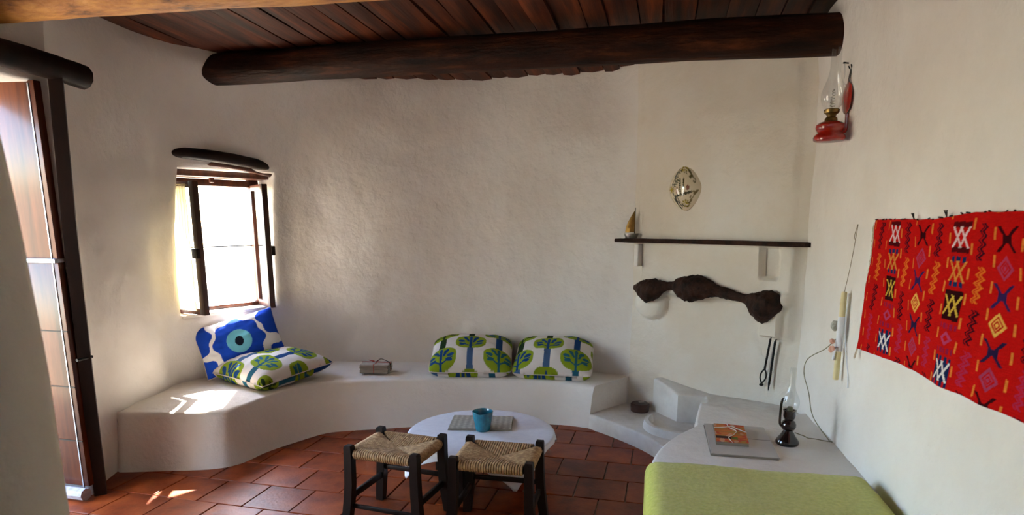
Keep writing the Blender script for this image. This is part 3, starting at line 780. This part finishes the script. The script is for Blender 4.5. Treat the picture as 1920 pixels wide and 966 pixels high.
cushion('tree_cushion', .31, .24, .135, lambda x, y: tree_col(x, y, 1.3, .03, .02), (.325, 4.715, .445), (R(20), 0, R(-9)), 'white cushion with tree print at the right end of the long bench', seed=8)
cushion('tree_cushion', .31, .31, .12, lambda x, y: tree_col(x, y, 1.3, .06, .02), (-1.775, 4.50, .43), (R(5), R(2), R(-33)), 'white tree print cushion lying flat in front of the blue cushion', seed=15, round_=0)
cushion('flower_cushion', .29, .20, .085, flower_col, (-2.03, 4.575, .60), (R(62), R(-14), R(26)), 'royal blue cushion with turquoise centred flower leaning below the window', flat=1, seed=22, round_=0)

# ------------------------------------------------------------------ bundle of papers on the bench
bd = tag(empty('paper_bundle', (-1.055, 4.72, .345), R(-3)), 'small stack of papers tied with red string on the long bench', 'papers')
for k in range(9): MB().box((rnd.uniform(-.004, .004), rnd.uniform(-.004, .004), .0037 + k * .0074), (.215, .15, .0062), Matrix.Rotation(rnd.uniform(-.03, .03), 4, 'Z')).build('sheet', PAPERE if k < 8 else PAPER, bd, smooth=0)
MB().tube([(0, -.079, .002), (0, -.079, .07), (.01, 0, .071), (0, .079, .07), (0, .079, .002)], .0028, 6).build('string', REDSTR, bd)
MB().tube([(-.112, .02, .004), (-.112, .02, .07), (0, .01, .072), (.112, .0, .07), (.114, .0, .004)], .0028, 6).build('string', REDSTR, bd)
MB().tube(catmull([(0, 0, .073), (.03, .03, .092), (.07, .01, .086), (.11, -.02, .075), (.125, -.03, .04)], 5), .0028, 6).build('string', DARKW, bd)
MB().tube(catmull([(0, 0, .073), (-.03, -.02, .088), (-.06, .01, .086), (-.02, .03, .076)], 5), .0028, 6).build('string', REDSTR, bd)

# ------------------------------------------------------------------ tin on the hearth
t_ = tag(empty('round_tin', (.947, 4.44, .11)), 'small round dark brown tin on the hearth floor', 'tin')
MB().lathe([(.062, 0), (.066, .004), (.066, .04)], 32).build('body', DARKBR, t_)
MB().lathe([(.068, .036), (.068, .056), (.062, .062), (.02, .064)], 32).build('lid', DARKBR, t_); lid_ = [c for c in t_.children if c.name.startswith('lid')][0]
MB().box((.012, .015, .0655), (.04, .02, .002), Matrix.Rotation(.2, 4, 'Z')).build('label_sticker', PAPER, lid_)

# ------------------------------------------------------------------ folder and booklet, lamp
def folder_col(x, y):
    g = 198 + 8 * nz((x * 8, y * 8, 0), 1); return lin((g, g * .965, g * .93)) if abs(y - .02) > .0025 or x < .02 else lin((104, 98, 92))
fo = tag(card('grey_folder', .31, .46, .012, folder_col, (1.165, 3.05, .381), R(-12.5), 50), 'large grey cardboard folder lying on the white ledge', 'folder')
def book_col(x, y):
    a = nz((x * 14, y * 40, 2), 1); b = nz((x * 30 + 5, y * 22, 7), 1)
    c = (206, 118, 52) if a > .1 else (196, 78, 52) if a > -.12 else (178, 128, 60)
    if b > .28: c = (206, 150, 120)
    if -.075 < x < .0 and -.095 < y < -.055: c = (66, 40, 34)
    if .0 < x < .03 and -.10 < y < -.055: c = (104, 112, 44)
    return lin(c)
bo = tag(card('orange_booklet', .155, .285, .02, book_col, (1.135, 3.09, .394), R(-15), 60), 'orange printed booklet tied with white string on the grey folder', 'booklet')
MB().tube(catmull([(-.01, .14, .021), (.0, .08, .023), (.03, .03, .023), (.01, -.04, .024), (-.015, -.08, .023), (.0, -.145, .018)], 5), .002, 5).build('string', WHSTR, bo)
MB().tube(catmull([(-.08, .07, .020), (-.03, .075, .024), (.01, .09, .026), (.04, .06, .024), (.08, .03, .020)], 5), .002, 5).build('string', WHSTR, bo)
lp_ = tag(empty('table_lamp', (1.40, 3.02, .38)), 'dark brown oil style lamp with clear glass chimney on the white ledge', 'lamp')
MB().lathe([(.052, 0), (.056, .006), (.056, .016), (.048, .030), (.034, .050), (.026, .066), (.022, .074)], 36).build('foot', BROWNC, lp_)
MB().lathe([(.020, .072), (.030, .080), (.036, .094), (.036, .106), (.030, .120), (.019, .130)], 36).build('reservoir', BROWNC, lp_)
MB().lathe([(.018, .128), (.026, .136), (.030, .150), (.029, .172), (.033, .180), (.026, .180), (.022, .160)], 36, capt=True).build('collar', BROWNC, lp_)
MB().lathe([(.013, .158), (.013, .192), (.010, .197)], 20).build('burner', mat('lamp_holder', (86, 84, 48), .5), lp_)
gl = [(.022, .170), (.036, .19), (.043, .212), (.041, .235), (.030, .262), (.019, .288), (.0135, .315), (.0125, .40)]
MB().lathe(gl, 32, capb=False, capt=False).build('glass_chimney', GLASS, lp_)
MB().tube(catmull([(-.03, 0, .092), (-.044, 0, .11), (-.046, 0, .16), (-.045, 0, .215), (-.038, 0, .236), (-.026, 0, .232)], 5), .0065, 8).build('handle', BROWNC, lp_)
cp = [(.035, 0, .06), (.08, -.01, .045), (.12, .03, .02), (.17, .06, .005), (.235, .02, .004), (.235, .05, .006), (.19, .14, .10), (.175, .18, .22), (.155, .21, .32), (.165, .20, .40), (.21, .12, .47), (.24, .08, .53)]
MB().tube(catmull(cp, 7), .0024, 6).build('cord', CORD, lp_)

# ------------------------------------------------------------------ fireplace wall: log, shelf, ornaments, fire irons
FA = Vector((.9, 4.66)); FD = Vector((.7071, -.7071)); FN = Vector((-.7071, -.7071))
fire_rot = R(-45)       # local x along the wall (rightwards), local -y into the room
def fw(q, off, z): p = FA + FD * q + FN * off; return (p.x, p.y, z)
pts = [(.07, 1.015, .022), (.10, 1.012, .040), (.15, 1.005, .064), (.21, 1.002, .074), (.27, 1.02, .056), (.33, 1.042, .038), (.385, 1.050, .034), (.43, 1.045, .056), (.50, 1.040, .078), (.57, 1.046, .076), (.64, 1.050, .060), (.71, 1.040, .046), (.777, 1.028, .042), (.86, 1.014, .032), (.915, 1.002, .036), (.965, .980, .068), (1.02, .966, .090), (1.07, .970, .088), (1.11, .980, .066), (1.135, .985, .046), (1.147, .987, .016)]
cv_ = catmull([(a, b, c * (1.1 if c > .055 else .86)) for a, b, c in pts], 8)
m = MB(); n = 28
for i, p in enumerate(cv_):
    for k in range(n):
        an = 2 * math.pi * k / n
        rr = p.z * (1 + .13 * nz((p.x * 9, math.cos(an) * 1.2, math.sin(an) * 1.2), 1.6) + .16 * nz((p.x * 30, math.cos(an) * 3, math.sin(an) * 3), 1.5))
        m.v.append((p.x, -(.075 + rr * .95 * math.cos(an)), p.y - 1.0 + rr * math.sin(an)))
for i in range(len(cv_) - 1):
    for k in range(n): m.f.append((i * n + k, i * n + (k + 1) % n, (i + 1) * n + (k + 1) % n, (i + 1) * n + k))
m.f += [tuple(range(n))[::-1], tuple((len(cv_) - 1) * n + k for k in range(n))]
tag(m.build('mantel_log', GNARL, None, (FA.x, FA.y, 1.0), (0, 0, fire_rot), smooth=70), 'dark gnarled twisted log built into the fireplace wall', 'log')
m = MB(); S = 60
for i in range(S + 1):
    x = -.10 + 1.385 * i / S; w_ = .105 + .012 * nz((x, 0, 0), 3) + .006 * nz((x, 0, 0), 17); t_z = .010 * nz((x, 3, 0), 2); th_ = .030 + .004 * nz((x, 9, 0), 6)
    z = 1.352 + .004 * math.sin(x * 2)
    if i == S: w_ *= .75
    m.v += [(x, .02, z - th_ / 2 - 1.35), (x, -w_, z - th_ / 2 - 1.35 + .002), (x, -w_ - .006, z - 1.35), (x, -w_, z + th_ / 2 - 1.35), (x, .02, z + th_ / 2 - 1.35)]
for i in range(S):
    for k in range(5): m.f.append((i * 5 + k, i * 5 + (k + 1) % 5, (i + 1) * 5 + (k + 1) % 5, (i + 1) * 5 + k))
m.f += [tuple(range(5)), tuple(S * 5 + k for k in range(5))]
tag(m.build('wall_shelf', GNARL, None, (FA.x, FA.y, 1.35), (0, 0, fire_rot), smooth=30), 'thin dark weathered wooden shelf above the gnarled log', 'shelf')
MB_ = MB().box((.08, -.045, -.085), (.036, .085, .16), ch=.008)
tag(MB_.build('shelf_bracket', PLASTER, None, (FA.x, FA.y, 1.335), (0, 0, fire_rot)), 'narrow white plaster bracket under the left end of the shelf', 'bracket')
bt = tag(empty('sailboat_figurine', fw(.015, .06, 1.362), fire_rot + R(25)), 'small metal sailboat with brass sail at the left end of the shelf', 'figurine')
m = MB(); n = 24; rows = 6
for j in range(rows + 1):
    f = j / rows
    for k in range(n): a = 2 * math.pi * k / n; s_ = .55 + .45 * f ** .6; m.v.append((.055 * s_ * math.cos(a), .026 * s_ * math.sin(a), .042 * f))
for j in range(rows):
    for k in range(n): m.f.append((j * n + k, j * n + (k + 1) % n, (j + 1) * n + (k + 1) % n, (j + 1) * n + k))
m.f += [tuple(range(n))[::-1], tuple(rows * n + k for k in range(n))]
m.build('hull', SILVER, bt)
MB().tube([(.022, 0, .03), (.024, 0, .225)], [.003, .002], 8).build('mast', IRON, bt)
m = MB(); n = 14
lead = [(.022, .05 + .155 * i / n) for i in range(n + 1)]; tr = [(-.045 * (1 - (i / n) ** 1.6) + .020 * (i / n) ** 1.6, .05 + .155 * i / n) for i in range(n + 1)]
for y in (-.0015, .0015):
    for i in range(n + 1):
        for f in (0, .5, 1): x = lead[i][0] * (1 - f) + tr[i][0] * f; m.v.append((x, y - .014 * math.sin(f * math.pi) * (1 - i / n), lead[i][1]))
o_ = 3 * (n + 1)
for i in range(n):
    for f in (0, 1): a = i * 3 + f; m.f += [(a, a + 1, a + 4, a + 3), (o_ + a, o_ + a + 3, o_ + a + 4, o_ + a + 1)]
    for f in (0, 2): a = i * 3 + f; m.f.append((a, a + 3, o_ + a + 3, o_ + a))
m.build('sail', BRASSD, bt)
# painted ceramic wall plaque
def plate_col(x, y):
    c = (214, 198, 168)
    def sprig(x0, y0, x1, y1, cc):
        dx, dy = x1 - x0, y1 - y0; L_ = math.hypot(dx, dy); u = ((x - x0) * dx + (y - y0) * dy) / L_; v = ((x - x0) * -dy + (y - y0) * dx) / L_
        if 0 < u < L_:
            if abs(v) < .002: return cc
            k = (u * 70) % 1
            if abs(v) < .018 and abs(k - .5 - abs(v) * 18) < .22: return cc
    for s_ in ((-.085, .03, -.02, .125, (52, 62, 38)), (-.08, -.03, -.015, -.13, (40, 48, 40)), (.03, .12, .095, .03, (92, 84, 50)), (.10, -.02, .03, -.12, (112, 96, 60)), (-.065, .015, -.03, .07, (60, 70, 40))):
        r_ = sprig(*s_)
        if r_: return lin(r_)
    for cx_, cy_ in ((0.01, .125), (-.088, .0), (.015, -.105)):
        d = math.hypot(x - cx_, y - cy_); a = math.atan2(y - cy_, x - cx_)
        if d < .024 and math.cos(a * 8) > -.1: return lin((158, 138, 32))
        if d < .026 and math.cos(a * 8) > -.6: return lin((76, 64, 26))
    if (abs(x + .012) < .005 + .002 * math.sin(y * 500) or abs(x - .014) < .005 + .002 * math.sin(y * 470)) and -.035 < y < .065: return lin((66, 60, 28))
    if abs(y + .042 - .12 * x) < .008 + .003 * math.sin(x * 300) and -.055 < x < .065: return lin((52, 50, 28))
    if (abs(x + .038) < .010 and -.03 < y < .012 - abs(x + .038)) or (abs(x - .042) < .010 and -.02 < y < .016 - abs(x - .042)): return lin((132, 84, 66))
    return lin(c)
m = MB(); n, rows = 64, 26; cs = []
for j in range(rows + 1):
    f = j / rows
    for k in range(n):
        a = 2 * math.pi * k / n; ca, sa = math.cos(a), math.sin(a)
        x = .122 * math.copysign(abs(ca) ** 1.35, ca) * f; y = .152 * math.copysign(abs(sa) ** 1.2, sa) * f
        m.v.append((x, -.048 * (1 - f ** 2.2) - .004, y)); cs.append(plate_col(x, y))
for j in range(rows):
    for k in range(n): m.f.append((j * n + k, j * n + (k + 1) % n, (j + 1) * n + (k + 1) % n, (j + 1) * n + k))
bk = len(m.v)
for k in range(n): x, y, z = m.v[rows * n + k]; m.v.append((x, .006, z)); cs.append(lin((170, 150, 120)))
for k in range(n): m.f.append((rows * n + k, rows * n + (k + 1) % n, bk + (k + 1) % n, bk + k))
m.f.append(tuple(bk + k for k in range(n)))
tag(m.build('wall_plaque', GLAZED, None, fw(.418, .030, 1.712), (0, R(-6), fire_rot), uvcol=cs, smooth=60), 'almond shaped glazed ceramic plaque painted with leaves above the shelf', 'plaque')
# fire irons hanging by the right corbel
def rodtwist(path, r, name, parent):
    return MB().tube(path, r, 8).build(name, IRON, parent)
pk = tag(empty('fire_poker', fw(1.10, .03, .425), fire_rot), 'pointed black iron poker hanging below the right end of the log', 'poker')
P_ = [(-.014 + .02 * i / 20, -.008, .325 * i / 20) for i in range(21)]
MB().tube(P_, [.0015 + .0055 * min(1, i / 3) + .0009 * (i % 2) for i in range(21)], 8).build('rod', IRON, pk)
MB().tube(catmull([(.006, -.008, .325), (.004, .01, .335), (.004, .026, .333)], 4), .003, 6).build('hook', IRON, pk)
tg = tag(empty('fire_tongs', fw(1.055, .03, .455), fire_rot), 'black iron fire tongs hanging beside the pointed poker', 'tongs')
MB().tube([(.022 * i / 14 - .0, -.012, .105 + .205 * i / 14) for i in range(15)], [.0065 + .0010 * (i % 2) for i in range(15)], 8).build('shaft', IRON, tg)
for s_ in (-1, 1):
    MB().tube(catmull([(0, -.012, .11), (-.004 + s_ * .016, -.012, .08), (-.008 + s_ * .017, -.012, .045), (-.013, -.012, .012)], 5), .005, 8).build('jaw', IRON, tg)
MB().lathe([(.006, 0), (.013, .004), (.014, .012), (.008, .018)], 16, (-.014, -.012, -.006)).build('knob', IRON, tg)
MB().tube(catmull([(.022, -.012, .31), (.022, .01, .32), (.022, .026, .316)], 4), .003, 6).build('hook', IRON, tg)

# ------------------------------------------------------------------ right wall: lamp, candle, tapestry
RA = Vector((1.67, 3.1)); RD = Vector((.1908, .9816)); RN = Vector((-.9816, .1908))
right_rot = R(79)       # local x = along the wall, away from the viewer; local +y = into the room
def rwall(u, z):
    p = RA + RD * u; q = (Vector((1.78, 3.78)) - p).length * (1 if (p - Vector((1.78, 3.78))).dot(RD) < 0 else -1)
    return cvR.p(q, z), q
def rw(u, off, z):
    p, q = rwall(u, z); n = cvR.n(q); p = p + n * (off + relief(Vector((p.x, p.y, 0)), q, z)); return Vector((p.x, p.y, z))
wl = tag(empty('wall_oil_lamp', rw(.085, .088, 1.878), right_rot), 'red enamel oil lamp with glass chimney hanging on the right wall', 'lamp')
wl.rotation_euler = (R(0), R(0), right_rot)
MB().lathe([(.064, 0), (.072, .006), (.074, .018), (.068, .030), (.060, .036), (.056, .044), (.062, .052), (.066, .064), (.064, .078), (.052, .088), (.034, .094), (.03, .096)], 40).build('font', REDM, wl)
MB().lathe([(.030, .094), (.028, .108), (.020, .116), (.022, .124), (.034, .134), (.036, .148), (.030, .152)], 32).build('burner', BRASS, wl)
MB().lathe([(.028, .150), (.044, .172), (.054, .200), (.053, .228), (.042, .262), (.030, .295), (.024, .330), (.022, .430)], 36, capb=False, capt=False).build('glass_chimney', GLASS, wl)
chim = [c for c in wl.children if c.name.startswith('glass')][0]
hel = [(.012 * math.cos(i * .8) * (1 - i / 90), .012 * math.sin(i * .8) * (1 - i / 90), .155 + i * .0016) for i in range(56)]
MB().tube(hel, .0022, 5).build('filament', mat('pale_filament', (224, 220, 208), .5), chim)
MB().tube(catmull([(.0, -.05, .045), (0, -.064, .045), (0, -.072, .06), (0, -.070, .13)], 5), .008, 8).build('bracket', REDM, wl)
m = MB().lathe([(0.001, .012), (.03, .010), (.058, .004), (.066, 0), (.064, -.004), (.001, -.003)], 36)
m.v = [(x, z - .062, y * 1.12 + .20) for x, y, z in m.v]; m.build('reflector', REDM, wl)
MB().tube([(-.008, -.064, .27), (-.006, -.070, .335)], .0022, 6).build('wire', IRON, wl); MB().tube([(.012, -.064, .27), (.010, -.070, .335)], .0022, 6).build('wire', IRON, wl)
MB().tube(catmull([(-.018, -.062, .35), (-.012, -.068, .337), (.002, -.074, .333), (.016, -.068, .337), (.02, -.062, .35)], 4), .003, 6).build('hook', IRON, wl)
nl = tag(empty('wall_nail', rw(.145, .0, 2.245)), 'small bent dark nail in the wall beside the red lamp', 'nail')
MB().tube([(.01, 0, 0), (-.02, .004, .004)], .003, 6).build('shank', IRON, nl); MB().lathe([(.006, -.002), (.006, .003)], 12, (-.02, .004, .003)).build('head', IRON, nl)
MB().tube(catmull([(-.018, .004, 0), (-.014, .0, -.05), (-.02, -.01, -.09), (-.008, -.03, -.115)], 5), .0013, 5).build('thread', WHCORD, nl)
# hanging candle
hc = tag(empty('hanging_candle', rw(-.12, .03, .725), right_rot), 'slim beeswax candle with ribbon and shells hanging from a string', 'candle')
MB().lathe([(.010, 0), (.0135, .003), (.0135, .43), (.009, .436)], 20).build('candle_stick', WAX, hc)
MB().lathe([(.0155, .145), (.018, .16), (.0165, .22), (.018, .28), (.0155, .315)], 16).build('ribbon', RIBBON, hc); rib_ = [c for c in hc.children if c.name.startswith('ribbon')][0]
MB().box((.0, .016, .15), (.022, .003, .10), Matrix.Rotation(.15, 4, 'X')).build('ribbon_tail', RIBBON, hc)
MB().tube(catmull([(0, 0, .435), (-.02, -.01, .58), (-.03, -.02, .755)], 6), .0016, 5).build('string', STRING, hc)
MB().tube(catmull([(-.032, -.018, .755), (-.02, -.012, .70), (-.028, -.018, .68)], 5), .0016, 5).build('string', STRING, hc)
MB().tube(catmull([(0, 0, .44), (.01, .0, .43), (.03, .0, .40), (.045, 0, .37)], 5), .0022, 5).build('wick', STRING, hc)
def blob(r, c, seed, sq):
    m = MB(); bm = bmesh.new(); bmesh.ops.create_icosphere(bm, subdivisions=3, radius=1)
    bm.verts.index_update()
    m.add([(c[0] + v.co.x * r * sq[0] * (1 + .3 * nz(v.co + Vector((seed, 0, 0)), 2)), c[1] + v.co.y * r * sq[1] * (1 + .3 * nz(v.co + Vector((seed, 2, 0)), 2)), c[2] + v.co.z * r * sq[2] * (1 + .3 * nz(v.co + Vector((seed, 5, 0)), 2))) for v in bm.verts], [[v.index for v in f.verts] for f in bm.faces])
    bm.free(); return m
blob(.026, (.025, .02, .265), 1, (1, .7, 1)).build('shell', SHELLG, rib_)
blob(.019, (.012, .03, .19), 5, (1.1, .6, .7)).build('shell', SHELLP, rib_)
blob(.017, (.022, .03, .148), 9, (.8, .6, 1)).build('shell', SHELLP, rib_)
blob(.015, (-.012, .03, .16), 12, (1, .6, .8)).build('shell', SHELLP, rib_)
MB().tube(catmull([(-.015, -.012, .43), (-.022, -.014, .25), (-.05, -.018, .15), (-.10, -.02, .06), (-.118, -.02, -.01)], 6), .0035, 6).build('ribbon_end', RIBBON, hc)
# tapestry
RED = (184, 16, 14); tu0, tu1 = -.345, -1.86
def tz0(u): return .926 + .05 * (1 - math.exp(-(-.33 - u) / .45)) + .004 * nz((u * 1, 0, 0), 9)
def tz1(u): return 1.502 + .021 * min(1, max(0, (-u - .95) / .25)) + .004 * nz((u, 4, 0), 16)
COLB = [-.635 - .515 * k for k in range(3)]; COLD = [-.892 - .498 * k for k in range(3)]; COLZ = [-.485, -.765, -1.018, -1.275, -1.53, -1.77]
def motif_x(x, y, w_, h_, t):
    return abs(abs(x) / w_ - abs(y) / h_) < t and abs(y) < h_
def tap_col(u, z):
    g = lambda c: lin(tuple(v * (1 + .10 * nz((u * 40, z * 300, 0), 1)) for v in c))
    for k, c in enumerate(COLB):
        x = u - c
        if abs(x) < .066:
            zi = (1.447 - z) / .1075; row = round(zi); y = (zi - row) * .1075
            if -.5 < zi < 4.55:
                bar = ((78, 8, 14), (24, 40, 84), (44, 8, 12), (140, 24, 60), (22, 36, 76))[row % 5]
                fg = ((222, 190, 190), (206, 132, 54), (206, 170, 66), (176, 62, 104), (222, 216, 214))[row % 5]
                dd = abs(x) / .046 + abs(y) / .03
                if row % 5 in (0, 1, 2, 4) and abs(y) < .033:
                    for s_ in (-.02, .02):
                        if abs(abs(x - s_) - abs(y) * .75) < .006 and abs(x) < .052: return g(fg)
                if row % 5 == 3 and abs(dd - .6) < .2: return g(fg)
                if .030 < abs(y) < .048 and abs(x) < .05:
                    return g(bar) if math.sin(abs(x) * 220 + row) > -.45 or row % 5 in (0, 2) else g(RED)
                if abs(y) < .03 and abs(x) < .05 and row % 5 in (2, 4): return g(bar)
    for k, c in enumerate(COLD):
        x = u - c
        if abs(x) < .055:
            zi = (1.447 - z) / .080; row = round(zi); y = (zi - row) * .080
            if -.5 < zi < 6:
                t = row % 6
                if t in (1, 3, 5):
                    dd = abs(x) / .042 + abs(y) / .037; fg = ((0, 0, 0), (168, 56, 88), 0, (222, 168, 78), 0, (160, 58, 90))[t]
                    if .68 < dd < 1 or dd < .22 or .38 < dd < .5: return g(fg)
                else:
                    fg = ((52, 6, 14), 0, (48, 30, 78), 0, (38, 26, 60), 0)[t]
                    if abs(abs(x) - abs(y) * 1.15) < .0075 and abs(y) < .036: return g(fg)
                    if abs(y) < .010 and abs(x) < .022: return g(fg)
    for k, c in enumerate(COLZ):
        x = u - c
        zi = (1.435 - z) / .128; row = round(zi); y = zi - row
        if abs(x) < .034 and abs(y) < .43 and -.5 < zi < 3.9:
            fg = ((54, 10, 26), (216, 110, 34), (50, 8, 22), (168, 40, 76))[(row + (k // 2 if k > 1 else 0) * 0) % 4]
            xx = x - .016 * y; zig = .012 * (abs(((y * 5 + .25) % 1) - .5) * 4 - 1)
            if abs(xx - zig) < .007 or abs(xx - zig - .018) < .0045: return g(fg)
    cs_ = sorted(COLB + COLD + COLZ, reverse=True)
    for i in range(len(cs_) - 1):
        mid = (cs_[i] + cs_[i + 1]) / 2
        if abs(u - mid) < .0048 and ((z * 13 + i * .37) % 1) < .45: return g((214, 124, 48))
    for e in (-.40,):
        if abs(u - e) < .0045 and ((z * 13) % 1) < .45: return g((214, 124, 48))
    return g(RED)
tp = tag(empty('tapestry', rw(-.345, .0, .92), 0), 'red woven wall hanging with rows of coloured motifs on the right wall', 'wall hanging')
base = Vector(tp.location)
m = MB(); NU, NV = 440, 176; cs = []
for j in range(NV + 1):
    for i in range(NU + 1):
        f = j / NV; u0 = tu0 + (tu1 - tu0) * i / NU
        z = tz0(u0) + (tz1(u0) - tz0(u0)) * f
        u = u0 - .035 * f * max(0, 1 - i / 60)
        off = .014 + .006 * math.sin(u * 9) * (1 - f) + .005 * nz((u * 3, z * 3, 0), 1) + .010 * (1 - f)
        p = rw(u, off, z) - base; m.v.append(tuple(p)); cs.append(tap_col(u, z))
for j in range(NV):
    for i in range(NU): a = j * (NU + 1) + i; m.f.append((a, a + 1, a + NU + 2, a + NU + 1))
cl = m.build('woven_cloth', WOVEN, tp, smooth=180, uvcol=cs); md = cl.modifiers.new('thick', 'SOLIDIFY'); md.thickness = .005
m = MB()
for i in range(46):
    z = .93 + .56 * i / 45; f = (z - .92) / .58; u = tu0 - .035 * f
    p0 = rw(u, .016, z) - base; p1 = rw(u + .010 + .008 * rnd.random(), .018, z - .02 - .02 * rnd.random()) - base; m.tube([p0, p1], .0013, 4)
for k in range(5):
    p0 = rw(tu0 + .004, .02, .93) - base; p1 = rw(tu0 + .004 + .02 * rnd.random(), .02, .87 + .02 * rnd.random()) - base; m.tube([p0, p1], .0014, 4)
tag(m.build('fringe', mat('fringe_wool', (206, 186, 160), .9), tp), kind='stuff')
m = MB()
for i in range(40):
    if i % 3 == 1: continue
    u = tu0 - .04 - (tu0 - .04 - tu1) * i / 39; zz = tz1(u); p0 = rw(u, .016, zz) - base; p1 = rw(u + rnd.uniform(-.03, .03), .018, zz + .001 + .003 * rnd.random()) - base; m.tube([p0, p1], .0025, 4)
for u in (-.80, -1.05):
    for k in range(3): p0 = rw(u, .016, tz1(u)) - base; p1 = rw(u - .01 + .01 * k, .022, tz1(u) + .022) - base; m.tube([p0, p1], .0016, 4)
tag(m.build('top_threads', mat('black_wool', (26, 22, 22), .9), tp), kind='stuff')
